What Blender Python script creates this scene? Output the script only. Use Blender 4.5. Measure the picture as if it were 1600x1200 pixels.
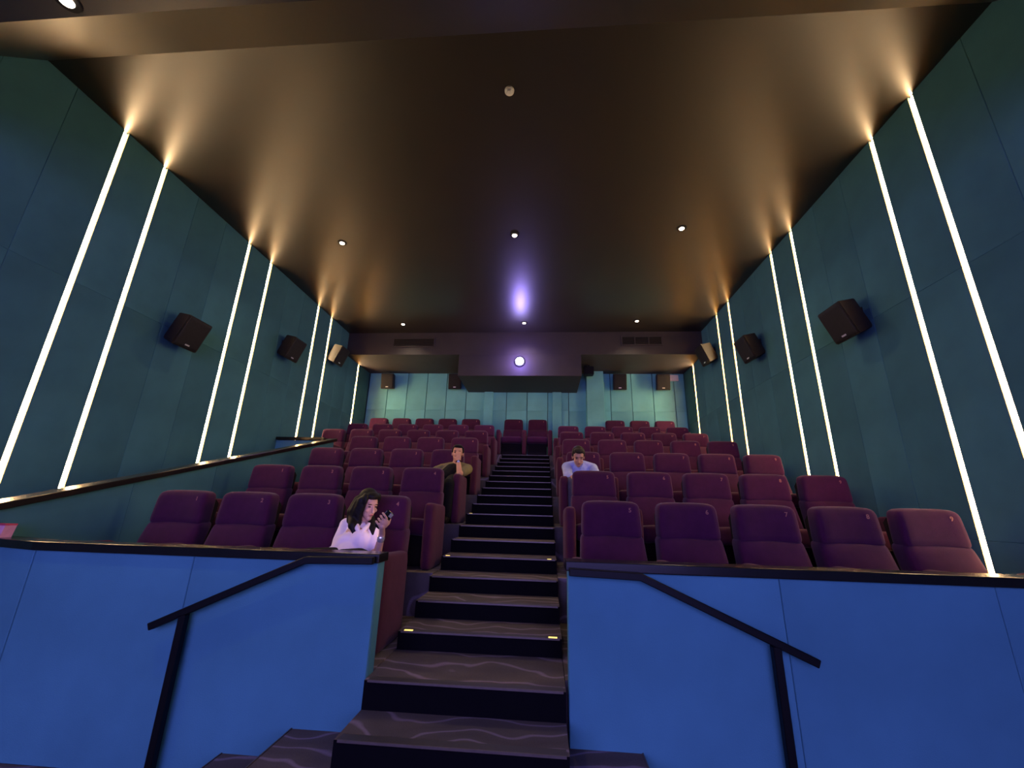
import bpy, bmesh, math, random
from mathutils import Vector, Matrix
random.seed(7)
for o in list(bpy.data.objects): bpy.data.objects.remove(o)
scene = bpy.context.scene
COL = scene.collection

# ---------------------------------------------------------------- camera, world, exposure
yaw, pitch, roll = -0.08117, 0.29097, 0.02739
EYE = 1.51
fwd = Vector((math.sin(yaw)*math.cos(pitch), math.cos(yaw)*math.cos(pitch), math.sin(pitch)))
r0 = Vector((math.cos(yaw), -math.sin(yaw), 0)); u0 = r0.cross(fwd)
rgt = math.cos(roll)*r0 + math.sin(roll)*u0
upv = -math.sin(roll)*r0 + math.cos(roll)*u0
cam = bpy.data.cameras.new('camera'); cam.sensor_width = 36; cam.lens = 36*650.23/1600; cam.clip_start = 0.05
camo = bpy.data.objects.new('camera', cam); COL.objects.link(camo)
R = Matrix((rgt, upv, -fwd)).transposed().to_4x4()
camo.matrix_world = Matrix.Translation((0, 0, EYE)) @ R
scene.camera = camo
w = bpy.data.worlds.new('world'); scene.world = w; w.use_nodes = True
w.node_tree.nodes['Background'].inputs[0].default_value = (0, 0, 0, 1)
vs = scene.view_settings
vs.view_transform = 'Standard'; vs.look = 'None'; vs.gamma = 1.0; vs.use_curve_mapping = False
vs.exposure = 0.0
# light strengths (all of them lamps of the room)
SCREEN_L = (2.25, 1.95, 6.8)       # cinema screen behind the camera
STRIP_L = 68.0                   # wall light strips
STRIP_LAST = 150.0                # the pair under the rear bulkhead
DOWN_W = 60.0                    # ceiling downlights
PROJ_W = 60.0                     # stray light from the projector lens

# ---------------------------------------------------------------- materials
def nodes(name):
    m = bpy.data.materials.new(name); m.use_nodes = True
    nt = m.node_tree; b = nt.nodes['Principled BSDF']
    return m, nt, b
def noise(nt, scale, detail=3, rough=0.55, coord='Object', stretch=None):
    tc = nt.nodes.new('ShaderNodeTexCoord'); n = nt.nodes.new('ShaderNodeTexNoise')
    n.inputs['Scale'].default_value = scale; n.inputs['Detail'].default_value = detail; n.inputs['Roughness'].default_value = rough
    if stretch:
        mp = nt.nodes.new('ShaderNodeMapping'); mp.inputs['Scale'].default_value = stretch
        nt.links.new(tc.outputs[coord], mp.inputs[0]); nt.links.new(mp.outputs[0], n.inputs['Vector'])
    else: nt.links.new(tc.outputs[coord], n.inputs['Vector'])
    return n
def ramp(nt, src, stops):
    r = nt.nodes.new('ShaderNodeValToRGB'); e = r.color_ramp.elements
    while len(e) < len(stops): e.new(0.5)
    for k, (p, c) in enumerate(stops): e[k].position = p; e[k].color = (*c, 1)
    nt.links.new(src, r.inputs[0]); return r
def bump(nt, b, src, strength, dist=0.01):
    bp = nt.nodes.new('ShaderNodeBump'); bp.inputs['Strength'].default_value = strength; bp.inputs['Distance'].default_value = dist
    nt.links.new(src, bp.inputs['Height']); nt.links.new(bp.outputs[0], b.inputs['Normal'])
def sc(c, k): return tuple(min(1, x*k) for x in c)
def cloth(name, col, var=0.12, scale=6, fine=220, rough=0.9, vary_obj=0.0, sheen=0.0, bstr=0.25):
    m, nt, b = nodes(name)
    n = noise(nt, scale, 4); r = ramp(nt, n.outputs[0], [(0.3, sc(col, 1-var)), (0.7, sc(col, 1+var))])
    out = r.outputs[0]
    if vary_obj:
        oi = nt.nodes.new('ShaderNodeObjectInfo'); mr = nt.nodes.new('ShaderNodeMapRange')
        mr.inputs['To Min'].default_value = 1-vary_obj; mr.inputs['To Max'].default_value = 1+vary_obj
        nt.links.new(oi.outputs['Random'], mr.inputs[0])
        hs = nt.nodes.new('ShaderNodeHueSaturation'); nt.links.new(mr.outputs[0], hs.inputs['Value']); nt.links.new(out, hs.inputs['Color']); out = hs.outputs[0]
    nt.links.new(out, b.inputs['Base Color'])
    b.inputs['Roughness'].default_value = rough; b.inputs['Specular IOR Level'].default_value = 0.15
    if sheen: b.inputs['Sheen Weight'].default_value = sheen; b.inputs['Sheen Roughness'].default_value = 0.5
    f = noise(nt, fine, 2); bump(nt, b, f.outputs[0], bstr, 0.004)
    return m
def plain(name, col, rough=0.5, metal=0.0, spec=0.5, var=0.08, scale=30, bstr=0.0):
    m, nt, b = nodes(name)
    n = noise(nt, scale, 3); r = ramp(nt, n.outputs[0], [(0.3, sc(col, 1-var)), (0.7, sc(col, 1+var))])
    nt.links.new(r.outputs[0], b.inputs['Base Color'])
    b.inputs['Roughness'].default_value = rough; b.inputs['Metallic'].default_value = metal; b.inputs['Specular IOR Level'].default_value = spec
    if bstr: bump(nt, b, n.outputs[0], bstr, 0.01)
    return m
def emit(name, col, strength):
    m, nt, b = nodes(name)
    b.inputs['Base Color'].default_value = (*col, 1)
    b.inputs['Emission Color'].default_value = (*col, 1); b.inputs['Emission Strength'].default_value = strength
    return m
M = {}
M['felt'] = cloth('teal acoustic felt', (0.050, 0.148, 0.172), 0.16, 1.3, 160, 0.95, 0.10)
M['felt_back'] = cloth('teal acoustic felt with painted light', (0.17, 0.49, 0.485), 0.14, 1.5, 160, 0.95, 0.08)  # wall felt made paler, so the rear wall's stronger light sits in its colour
M['felt_low'] = cloth('blue teal acoustic felt', (0.080, 0.245, 0.310), 0.14, 1.2, 160, 0.95, 0.04)
M['batten'] = plain('dark wall lining', (0.012, 0.02, 0.024), 0.9)
M['ceil'] = plain('black satin ceiling paint', (0.020, 0.0165, 0.0115), 0.36, 0, 0.75, 0.06, 2.0, 0.02)
M['bulk'] = plain('dark bulkhead paint', (0.034, 0.027, 0.027), 0.6, 0, 0.35, 0.08, 3.0)
M['seat'] = cloth('plum seat fabric', (0.058, 0.0085, 0.037), 0.14, 9, 260, 0.92, 0.05, 0.12, 0.3)
M['seat_side'] = cloth('plum side panel fabric', (0.070, 0.014, 0.034), 0.12, 9, 260, 0.92, 0.04, 0.06, 0.3)
M['shell'] = plain('black seat shell plastic', (0.008, 0.005, 0.006), 0.7, 0, 0.15)
M['digit'] = plain('copper thread', (0.34, 0.12, 0.085), 0.7)
M['black'] = plain('black powder coat', (0.003, 0.003, 0.0035), 0.5, 0, 0.2)
M['rail'] = plain('black lacquered wood cap', (0.009, 0.007, 0.006), 0.22, 0, 0.45, 0.2, 6)
M['spk'] = plain('black speaker cabinet', (0.013, 0.011, 0.009), 0.55, 0, 0.3)
M['grille'] = plain('black speaker grille', (0.012, 0.010, 0.009), 0.7, 0, 0.3)
M['badge'] = plain('bright metal badge', (0.85, 0.82, 0.75), 0.3, 0.6)
M['alu'] = plain('aluminium nosing', (0.16, 0.125, 0.10), 0.45, 0.6)
M['nosing_band'] = plain('brown rubber tread band', (0.045, 0.036, 0.034), 0.55)
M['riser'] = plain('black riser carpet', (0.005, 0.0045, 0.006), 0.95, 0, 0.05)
M['white'] = plain('white plastic', (0.75, 0.72, 0.66), 0.45)
M['led'] = emit('warm white led diffuser', (1.0, 0.72, 0.40), STRIP_L)
M['led_last'] = emit('warm white led diffuser rear', (1.0, 0.72, 0.40), STRIP_LAST)
M['channel'] = plain('glow tinted aluminium channel', (0.42, 0.25, 0.06), 0.7)  # orange colour puts a warm glow along the strip edges
M['down'] = emit('downlight lens', (1.0, 0.80, 0.58), 14.0)
M['projlens'] = emit('projector lens glow', (0.62, 0.55, 1.0), 60.0)
M['steplight'] = emit('amber step marker', (1.0, 0.72, 0.16), 1.6)
M['pink'] = plain('pale pink card', (0.75, 0.33, 0.42), 0.6)
M['cardtop'] = plain('red card edge', (0.55, 0.05, 0.10), 0.6)
m, nt, b = nodes('cinema screen picture'); b.inputs['Base Color'].default_value = (0.02, 0.02, 0.02, 1)
b.inputs['Emission Color'].default_value = (*[c/SCREEN_L[2] for c in SCREEN_L], 1); b.inputs['Emission Strength'].default_value = SCREEN_L[2]
M['screen'] = m
# carpet with pale swirls
m, nt, b = nodes('dark swirl carpet')
n1 = noise(nt, 1.7, 2, 0.5); 
wv = nt.nodes.new('ShaderNodeTexWave'); wv.wave_type = 'RINGS'; wv.inputs['Scale'].default_value = 1.9; wv.inputs['Distortion'].default_value = 11; wv.inputs['Detail'].default_value = 1.5; wv.inputs['Detail Scale'].default_value = 1.2
tc = nt.nodes.new('ShaderNodeTexCoord'); nt.links.new(tc.outputs['Object'], wv.inputs['Vector'])
rp = ramp(nt, wv.outputs[0], [(0.0, (0.12, 0.098, 0.096)), (0.90, (0.135, 0.110, 0.108)), (0.97, (0.22, 0.17, 0.21)), (1.0, (0.27, 0.21, 0.27))])
mx = nt.nodes.new('ShaderNodeMixRGB'); mx.blend_type = 'MULTIPLY'; mx.inputs[0].default_value = 0.5
g = noise(nt, 150, 2); rg = ramp(nt, g.outputs[0], [(0.3, (0.7, 0.7, 0.7)), (0.7, (1, 1, 1))])
nt.links.new(rp.outputs[0], mx.inputs[1]); nt.links.new(rg.outputs[0], mx.inputs[2]); nt.links.new(mx.outputs[0], b.inputs['Base Color'])
b.inputs['Roughness'].default_value = 0.95; b.inputs['Specular IOR Level'].default_value = 0.1
bump(nt, b, g.outputs[0], 0.4, 0.006)
M['carpet'] = m
M['skin_w'] = plain('warm light skin', (0.62, 0.34, 0.25), 0.5, 0, 0.35, 0.05, 20)
M['skin_m'] = plain('tan skin', (0.58, 0.29, 0.17), 0.5, 0, 0.35, 0.05, 20)
M['skin_n'] = plain('brown skin', (0.44, 0.23, 0.15), 0.5, 0, 0.35, 0.05, 20)
M['hair'] = plain('black hair', (0.006, 0.004, 0.0035), 0.6, 0, 0.22, 0.4, 60, 0.3)
M['hair_n'] = plain('dark brown hair', (0.014, 0.009, 0.006), 0.6, 0, 0.25, 0.4, 60, 0.3)
M['blouse'] = cloth('white blouse cotton', (0.92, 0.76, 0.80), 0.04, 10, 300, 0.85, bstr=0.1)
M['olive'] = cloth('olive shirt cotton', (0.20, 0.17, 0.075), 0.14, 14, 300, 0.9, bstr=0.15)
M['tee'] = cloth('black tee cotton', (0.010, 0.009, 0.009), 0.1, 14, 300, 0.9, bstr=0.1)
M['blue'] = cloth('pale blue shirt cotton', (0.36, 0.40, 0.68), 0.08, 14, 300, 0.9, bstr=0.12)
M['dark_trousers'] = cloth('black trouser cotton', (0.009, 0.009, 0.010), 0.1, 14, 300, 0.9, bstr=0.1)
M['grey_trousers'] = cloth('grey trouser cotton', (0.14, 0.12, 0.12), 0.1, 14, 300, 0.9, bstr=0.1)
M['eye'] = plain('dark eye', (0.015, 0.010, 0.008), 0.2)
M['lip_w'] = plain('rose lips', (0.50, 0.13, 0.13), 0.4)
M['lip_m'] = plain('brown lips', (0.30, 0.11, 0.09), 0.5)
M['phone'] = plain('black glass phone', (0.012, 0.012, 0.014), 0.15, 0, 0.5)
M['phone_scr'] = emit('phone screen', (1.0, 0.72, 0.80), 9.0)
M['steel'] = plain('polished steel', (0.9, 0.85, 0.78), 0.15, 0.7)
M['nail'] = plain('pale nail', (0.9, 0.75, 0.72), 0.3)

# ---------------------------------------------------------------- mesh helpers
def link(name, me, mat=None, parent=None, loc=None, rot=None, smooth=False):
    o = bpy.data.objects.new(name, me); COL.objects.link(o)
    if mat is not None and me is not None and len(me.materials) == 0: me.materials.append(mat)
    if parent is not None: o.parent = parent
    if loc is not None: o.location = loc
    if rot is not None: o.rotation_euler = rot
    return o
def tag(o, label=None, cat=None, group=None, kind=None):
    if label: o['label'] = label
    if cat: o['category'] = cat
    if group: o['group'] = group
    if kind: o['kind'] = kind
    return o
def empty(name, loc=(0, 0, 0), rot=None):
    o = bpy.data.objects.new(name, None); COL.objects.link(o); o.location = loc; o.empty_display_size = 0.1
    if rot: o.rotation_euler = rot
    return o
def to_mesh(bm, name, smooth=False, mat=None):
    bmesh.ops.recalc_face_normals(bm, faces=bm.faces)
    me = bpy.data.meshes.new(name); bm.to_mesh(me); bm.free()
    if smooth:
        for p in me.polygons: p.use_smooth = True
    if mat: me.materials.append(mat)
    return me
def add_box(bm, x0, x1, y0, y1, z0, z1):
    v = [bm.verts.new(p) for p in ((x0,y0,z0),(x1,y0,z0),(x1,y1,z0),(x0,y1,z0),(x0,y0,z1),(x1,y0,z1),(x1,y1,z1),(x0,y1,z1))]
    for f in ((0,3,2,1),(4,5,6,7),(0,1,5,4),(1,2,6,5),(2,3,7,6),(3,0,4,7)): bm.faces.new([v[i] for i in f])
def box(name, mat, x0, x1, y0, y1, z0, z1, parent=None, bevel=0.0, seg=1):
    bm = bmesh.new(); add_box(bm, x0, x1, y0, y1, z0, z1)
    if bevel: bmesh.ops.bevel(bm, geom=bm.edges[:], offset=bevel, segments=seg, affect='EDGES', profile=0.5)
    return link(name, to_mesh(bm, name), mat, parent)
def add_prism(bm, poly, axis, a, b):
    """extrude a 2-D polygon along axis ('x','y','z') from a to b; poly holds the other two coordinates in order"""
    def P(u, v, t):
        return {'x': (t, u, v), 'y': (u, t, v), 'z': (u, v, t)}[axis]
    A = [bm.verts.new(P(u, v, a)) for u, v in poly]; B = [bm.verts.new(P(u, v, b)) for u, v in poly]
    bm.faces.new(A); bm.faces.new(B[::-1])
    n = len(poly)
    for i in range(n): bm.faces.new((A[i], B[i], B[(i+1) % n], A[(i+1) % n]))
def prism(name, mat, poly, axis, a, b, parent=None, bevel=0.0, seg=1):
    bm = bmesh.new(); add_prism(bm, poly, axis, a, b)
    if bevel: bmesh.ops.bevel(bm, geom=bm.edges[:], offset=bevel, segments=seg, affect='EDGES', profile=0.5)
    return link(name, to_mesh(bm, name), mat, parent)
def add_cyl(bm, p0, p1, r0, r1=None, n=20):
    r1 = r0 if r1 is None else r1
    p0, p1 = Vector(p0), Vector(p1); d = (p1-p0).normalized()
    a = d.orthogonal().normalized(); b_ = d.cross(a)
    A = []; B = []
    for i in range(n):
        t = 2*math.pi*i/n; e = a*math.cos(t)+b_*math.sin(t)
        A.append(bm.verts.new(p0+e*r0)); B.append(bm.verts.new(p1+e*r1))
    bm.faces.new(A[::-1]); bm.faces.new(B)
    for i in range(n): bm.faces.new((A[i], A[(i+1) % n], B[(i+1) % n], B[i]))
def rounded(name, hx, hy, hz, r, n=8, warp=None, mat=None):
    """box of half sizes hx,hy,hz with radius r, optional warp(v)->v ; smooth shaded"""
    bm = bmesh.new(); bmesh.ops.create_cube(bm, size=2.0)
    bmesh.ops.subdivide_edges(bm, edges=bm.edges[:], cuts=n, use_grid_fill=True)
    H = Vector((hx, hy, hz))
    rr = r if isinstance(r, tuple) else (r, r, r)
    for v in bm.verts:
        p = v.co
        q = []
        core = []
        for k in range(3):
            c = H[k]-rr[k]
            # spread the grid so the corners get enough points
            s = math.sin(p[k]*math.pi/2) if abs(p[k]) < 1 else p[k]
            q.append(s*H[k]); core.append(max(-c, min(c, s*H[k])))
        d = [(q[k]-core[k])/rr[k] for k in range(3)]
        L = math.sqrt(sum(x*x for x in d))
        if L > 1e-6:
            mxd = max(abs(x) for x in d)
            f = mxd/L
            d = [x*f for x in d]
        co = Vector([core[k]+d[k]*rr[k] for k in range(3)])
        v.co = warp(co) if warp else co
    return to_mesh(bm, name, True, mat)

# ---------------------------------------------------------------- room dimensions
WL, WR = -5.10, 3.83             # finished faces of the side walls
YB = 11.25                       # face of rear wall panels
HC = 5.80                        # main ceiling
YBK, ZBK = 9.72, 5.20            # rear bulkhead front and underside
YF = -5.0                        # screen wall
XA0, XA1 = -1.03, 0.13           # aisle
PY = 2.75                        # parapet front face
ROWY = [3.883, 5.102, 6.345, 7.632, 8.897, 10.032, 11.01]
ROWF = [0.55, 0.917, 1.307, 1.702, 2.066, 2.412, 2.765]   # floor of each row
STRIPY = [3.626, 4.177, 5.862, 6.457, 8.181, 8.785, 10.49]

# ---------------------------------------------------------------- floor with seating tiers
floor = box('floor', M['carpet'], WL-0.2, WR+0.2, YF-0.2, YB+0.3, -0.2, 0.0); tag(floor, kind='structure')
starts = [2.87]+[y-0.95 for y in ROWY[1:6]]+[10.133]
for r in range(7):
    y0 = starts[r]; y1 = starts[r+1] if r < 6 else YB+0.05
    box('seating_tier', M['carpet'], XA1, WR, y0, y1, 0.0, ROWF[r], floor)
    if r < 4: box('seating_tier', M['carpet'], -4.0, XA0, y0, y1 if r < 3 else starts[4], 0.0, ROWF[r], floor)
    else: box('seating_tier', M['carpet'], WL, XA0, y0, y1, 0.0, ROWF[r], floor)
box('seating_tier', M['carpet'], WL, -4.0, 7.66, starts[4], 0.0, ROWF[4], floor)

# ---------------------------------------------------------------- ceiling
ceil = box('ceiling', M['ceil'], WL-0.1, WR+0.1, 2.78, YBK, HC, HC+0.15); tag(ceil, kind='structure')
prism('ceiling_slope', M['ceil'], [(2.78, 5.80), (2.78, 5.95), (1.50, 5.95), (1.50, 4.48), (1.68, 4.48)], 'x', WL-0.1, WR+0.1, ceil)
box('ceiling_low', M['ceil'], WL-0.1, WR+0.1, YF-0.2, 1.50, 4.48, 4.63, ceil)
bulk = box('bulkhead', M['bulk'], WL-0.1, WR+0.1, YBK, YB+0.3, ZBK, HC+0.15, ceil)
box('projector_housing', M['bulk'], -2.15, 0.90, YBK, YB+0.1, 4.64, ZBK, ceil, 0.004)

# ---------------------------------------------------------------- felt panels on the walls
PANEL = {}
def panel_mesh(wd, ht, t, mat):
    """slab in the local XZ plane, front face at y=-t, chamfered front edge"""
    key = (round(wd, 3), round(ht, 3), round(t, 3), mat.name)
    if key in PANEL: return PANEL[key]
    bm = bmesh.new(); c = min(0.004, t*0.3); a, h = wd/2, ht/2
    rings = [[(-a, 0, -h), (a, 0, -h), (a, 0, h), (-a, 0, h)], [(-a, -t+c, -h), (a, -t+c, -h), (a, -t+c, h), (-a, -t+c, h)],
             [(-a+c, -t, -h+c), (a-c, -t, -h+c), (a-c, -t, h-c), (-a+c, -t, h-c)]]
    V = [[bm.verts.new(p) for p in r_] for r_ in rings]
    for k in range(2):
        for i in range(4): bm.faces.new((V[k][i], V[k][(i+1) % 4], V[k+1][(i+1) % 4], V[k+1][i]))
    bm.faces.new(V[2]); bm.faces.new(V[0][::-1])
    PANEL[key] = to_mesh(bm, 'acoustic_panel', False, mat); return PANEL[key]
def panel(parent, cx, cy, cz, wd, ht, rz, mat, t=0.04):
    """back of the panel at (cx,cy), turned by rz (0 faces -Y)"""
    return link('acoustic_panel', panel_mesh(wd, ht, t, mat), None, parent, (cx, cy, cz), (0, 0, rz))
cols = [STRIPY[0]-0.56*k for k in range(9, 0, -1)]
for a, b_ in zip(STRIPY[:-1], STRIPY[1:]):
    n = 1 if b_-a < 0.8 else 3
    cols += [a+(b_-a)*k/n for k in range(n)]
cols += [STRIPY[-1], YB+0.02]
zrows = [0.0, 1.35, 3.75, HC]
GAP = 0.062
for side, X, rz, nm in ((-1, WL, math.pi/2, 'wall_left'), (1, WR, -math.pi/2, 'wall_right')):
    xb = X+side*0.04
    wall = box(nm, M['batten'], min(xb, xb+side*0.15), max(xb, xb+side*0.15), YF-0.2, YB+0.3, -0.1, HC+0.1); tag(wall, kind='structure')
    for a, b_ in zip(cols[:-1], cols[1:]):
        ga = GAP/2 if any(abs(a-s) < 1e-4 for s in STRIPY) else 0.0008
        gb = GAP/2 if any(abs(b_-s) < 1e-4 for s in STRIPY) else 0.0008
        y0, y1 = a+ga, b_-gb
        for z0, z1 in zip(zrows[:-1], zrows[1:]):
            panel(wall, xb, (y0+y1)/2, (z0+z1)/2, y1-y0, z1-z0-0.0005, rz, M['felt'])
    box('wall_lining', M['felt'], min(X, xb), max(X, xb), YF, cols[0]-0.002, 0, 4.5, wall)
# rear wall
wb = box('wall_back', M['batten'], WL-0.2, WR+0.2, YB+0.04, YB+0.2, -0.1, HC); tag(wb, kind='structure')
x = WL+0.02; xs = []
while x < WR-0.1: xs.append(x); x += 0.575
xs.append(WR)
for a, b_ in zip(xs[:-1], xs[1:]):
    for z0, z1 in ((2.4, 4.12), (4.12, 5.2)):
        panel(wb, (a+b_)/2, YB+0.04, (z0+z1)/2, b_-a-0.016, z1-z0-0.001, 0, M['felt_back'])
tag(box('trim_1', M['felt_back'], -1.68, -1.43, YB-0.07, YB+0.001, 2.77, 4.64, None, 0.006), kind='structure')
tag(box('trim_2', M['felt_back'], 0.22, 0.47, YB-0.07, YB+0.001, 2.77, 4.64, None, 0.006), kind='structure')
tag(box('trim_3', M['felt_back'], 1.145, 1.61, YB-0.24, YB+0.001, 2.77, ZBK, None, 0.008), kind='structure')
wf = box('wall_front', M['batten'], WL-0.2, WR+0.2, YF-0.2, YF, -0.1, 4.7); tag(wf, kind='structure')
scr = empty('cinema_screen', (-0.63, YF+0.06, 0.75)); tag(scr, 'large lit cinema screen on the front wall facing the seats', 'screen')
link('screen_surface', to_mesh((lambda b: (add_box(b, -3.75, 3.75, -0.02, 0.0, 0, 3.45), b)[1])(bmesh.new()), 'screen_surface'), M['screen'], scr)
for (a, b_, c, d) in ((-3.85, 3.85, -0.1, 0), (-3.85, 3.85, 3.45, 3.55), (-3.85, -3.75, 0, 3.45), (3.75, 3.85, 0, 3.45)):
    bm = bmesh.new(); add_box(bm, a, b_, -0.03, 0.02, c, d); link('screen_border', to_mesh(bm, 'screen_border'), M['black'], scr)

# ---------------------------------------------------------------- wall light strips
ORD = ['first', 'second', 'third', 'fourth', 'fifth', 'sixth', 'seventh']
for side, X, nm in ((-1, WL, 'left'), (1, WR, 'right')):
    for k, y in enumerate(STRIPY):
        zt = HC-0.015 if k < 6 else ZBK-0.012
        zb = 0.1 if (side < 0 and k < 4) else (ROWF[max(0, k-1)] if k < 6 else ROWF[6])
        if side > 0: zb = [0.56, 0.56, 0.93, 1.31, 1.71, 2.07, 2.42][k]
        if side < 0 and k >= 4: zb = [2.08, 2.08, 2.42][k-4]
        t = empty('light_strip', (X, y, zb)); t['label'] = 'glowing warm white light strip on the %s wall, %s from the screen end' % (nm, ORD[k]); tag(t, None, 'wall light', 'vertical light strips on the side walls')
        h = zt-zb; s = side
        bm = bmesh.new(); add_prism(bm, [(s*0.0335, -0.020), (s*0.024, -0.018), (s*0.018, -0.010), (s*0.0155, 0.0), (s*0.018, 0.010), (s*0.024, 0.018), (s*0.0335, 0.020)], 'z', 0.0, h)
        link('diffuser', to_mesh(bm, 'diffuser'), M['led'] if k < 6 else M['led_last'], t)
        bm = bmesh.new()
        add_box(bm, *sorted((s*0.039, s*0.034)), -0.0305, 0.0305, 0, h)
        add_box(bm, *sorted((s*0.034, s*0.001)), -0.0305, -0.0275, 0, h); add_box(bm, *sorted((s*0.034, s*0.001)), 0.0275, 0.0305, 0, h)
        link('channel', to_mesh(bm, 'channel'), M['channel'], t)

# ---------------------------------------------------------------- staircase
NOS = [(2.394, .399), (2.714, .544), (3.261, .659), (3.647, .781), (4.041, .906), (4.447, 1.035), (4.861, 1.166), (5.281, 1.298), (5.706, 1.431), (6.135, 1.563), (6.569, 1.696), (7.007, 1.828), (7.448, 1.960), (7.891, 2.091), (8.337, 2.221), (8.785, 2.352), (9.234, 2.484), (9.683, 2.615), (10.133, 2.757)]
st = empty('carpeted_staircase', (0, 2.0, 0)); tag(st, 'dark carpeted aisle stairs with metal edged treads climbing between the seat blocks', 'stairs')
def SO(o):  # children keep world coordinates
    o.location = Vector(o.location)-Vector(st.location); return o
def step_nosing(parent, x0, x1, y, z):
    bm = bmesh.new(); add_box(bm, x0, x1, y-0.004, y+0.055, z, z+0.003)
    n = link('nosing', to_mesh(bm, 'nosing'), M['nosing_band'], parent)
    bm = bmesh.new(); add_box(bm, x0, x1, y-0.009, y-0.004, z-0.007, z+0.005)
    link('nosing_edge', to_mesh(bm, 'nosing_edge'), M['alu'], parent)
def mk_step(x0, x1, y0, y1, z0, z1):
    bm = bmesh.new(); add_box(bm, x0, x1, y0, y1, z0, z1)
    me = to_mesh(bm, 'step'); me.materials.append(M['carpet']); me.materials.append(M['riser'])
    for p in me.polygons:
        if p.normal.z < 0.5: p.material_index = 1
    return SO(link('step', me, None, st))
for i, (y, z) in enumerate(NOS):
    y1 = NOS[i+1][0]+0.01 if i < len(NOS)-1 else YB-0.002
    zlow = NOS[i-1][1]-0.01 if i > 0 else 0.2
    s = mk_step(XA0+0.004, XA1-0.004, y, y1, zlow, z)
    step_nosing(s, -1.005, 0.112, y, z)
    for off in ((-0.985, -0.925), (0.035, 0.095)):
        if i in (2, 5) or (i == 8 and off[0] < 0):
            bm = bmesh.new(); add_box(bm, off[0], off[1]-(0.02 if i > 2 else 0), y+0.004, y+0.024, z+0.003, z+0.007)
            link('step_marker', to_mesh(bm, 'step_marker'), M['steplight'], s)
for x0, x1, y0, z0, z1 in ((-1.43, 0.53, 2.07, 0.131, 0.272), (-1.82, 0.92, 1.75, 0.0, 0.132)):
    s = mk_step(x0, x1, y0, PY-0.002, z0, z1); step_nosing(s, x0, x1, y0, z1)
    for xe, d in ((x0, -1), (x1, 1)):
        bm = bmesh.new(); add_box(bm, *sorted((xe, xe+d*0.006)), y0, PY-0.004, z1-0.007, z1+0.005)
        link('nosing_edge', to_mesh(bm, 'nosing_edge'), M['alu'], s)

# ---------------------------------------------------------------- parapets
ZR = 1.217
def front_parapet(name, label, segs, x_out):
    t = empty(name, ((segs[0]+segs[-1])/2, PY, 0)); tag(t, label, 'parapet')
    L = Vector(t.location)
    def loc(o): o.location = Vector(o.location)-L; return o
    x0, x1 = min(segs), max(segs)
    loc(box('core', M['batten'], x0+0.015, x1-0.015, PY+0.02, PY+0.11, 0, ZR-0.055, t))
    for a, b_ in zip(segs[:-1], segs[1:]):
        loc(panel(t, (a+b_)/2, PY+0.02, (ZR-0.055)/2, abs(b_-a)-0.003, ZR-0.056, 0, M['felt_low'], 0.02))
        loc(panel(t, (a+b_)/2, PY+0.11, (ZR-0.055+0.5)/2, abs(b_-a)-0.003, ZR-0.056-0.5, math.pi, M['felt_low'], 0.01))
    loc(panel(t, x_out[0], PY+0.065, (ZR-0.055)/2, 0.085, ZR-0.056, x_out[1], M['felt_low'], 0.015))
    return t, loc
pl, loc = front_parapet('parapet', 'blue felt front parapet left of the stairs with black cap', [-1.033, -2.26, -3.39], (-1.048, math.pi/2))
# the cap runs on round the bent left end
def cap_along(parent, pts, z0, z1, d0, d1):
    """flat cap following pts (x,y) with offsets d0 (camera side) and d1 (behind)"""
    bm = bmesh.new(); rings = []
    for i, p in enumerate(pts):
        p = Vector(p)
        a = (Vector(pts[i])-Vector(pts[i-1])).normalized() if i > 0 else (Vector(pts[1])-Vector(pts[0])).normalized()
        b2 = (Vector(pts[i+1])-Vector(pts[i])).normalized() if i < len(pts)-1 else a
        tdir = (a+b2).normalized(); nrm = Vector((-tdir.y, tdir.x))
        if nrm.y > 0: nrm = -nrm
        q0 = p+nrm*d0; q1 = p-nrm*d1
        rings.append([bm.verts.new((q.x, q.y, z)) for q, z in ((q0, z0), (q1, z0), (q1, z1), (q0, z1))])
    for A, B in zip(rings[:-1], rings[1:]):
        for i in range(4): bm.faces.new((A[i], A[(i+1) % 4], B[(i+1) % 4], B[i]))
    bm.faces.new(rings[0]); bm.faces.new(rings[-1][::-1])
    bmesh.ops.recalc_face_normals(bm, faces=bm.faces)
    bmesh.ops.bevel(bm, geom=bm.edges[:], offset=0.006, segments=2, affect='EDGES', profile=0.5)
    return link('cap', to_mesh(bm, 'cap'), M['rail'], parent)
loc(cap_along(pl, [(-1.02, PY), (-3.39, PY), (-4.00, PY+0.155)], ZR-0.055, ZR, 0.03, 0.14))
a0 = math.atan2(0.155, -0.61)
loc(panel(pl, -3.70, PY+0.100, (ZR-0.055)/2, 0.625, ZR-0.056, -math.atan2(0.155, 0.61), M['felt_low'], 0.022))
bm = bmesh.new(); add_prism(bm, [(-3.40, PY+0.025), (-3.40, PY+0.11), (-4.0, PY+0.26), (-4.0, PY+0.18)], 'z', 0, ZR-0.055)
loc(link('core', to_mesh(bm, 'core'), M['batten'], pl))
pr, loc = front_parapet('parapet', 'blue felt front parapet right of the stairs with black cap', [0.144, 1.364, 2.52, WR-0.005], (0.159, -math.pi/2))
loc(cap_along(pr, [(0.13, PY), (WR-0.002, PY)], ZR-0.055, ZR, 0.03, 0.14))
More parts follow.
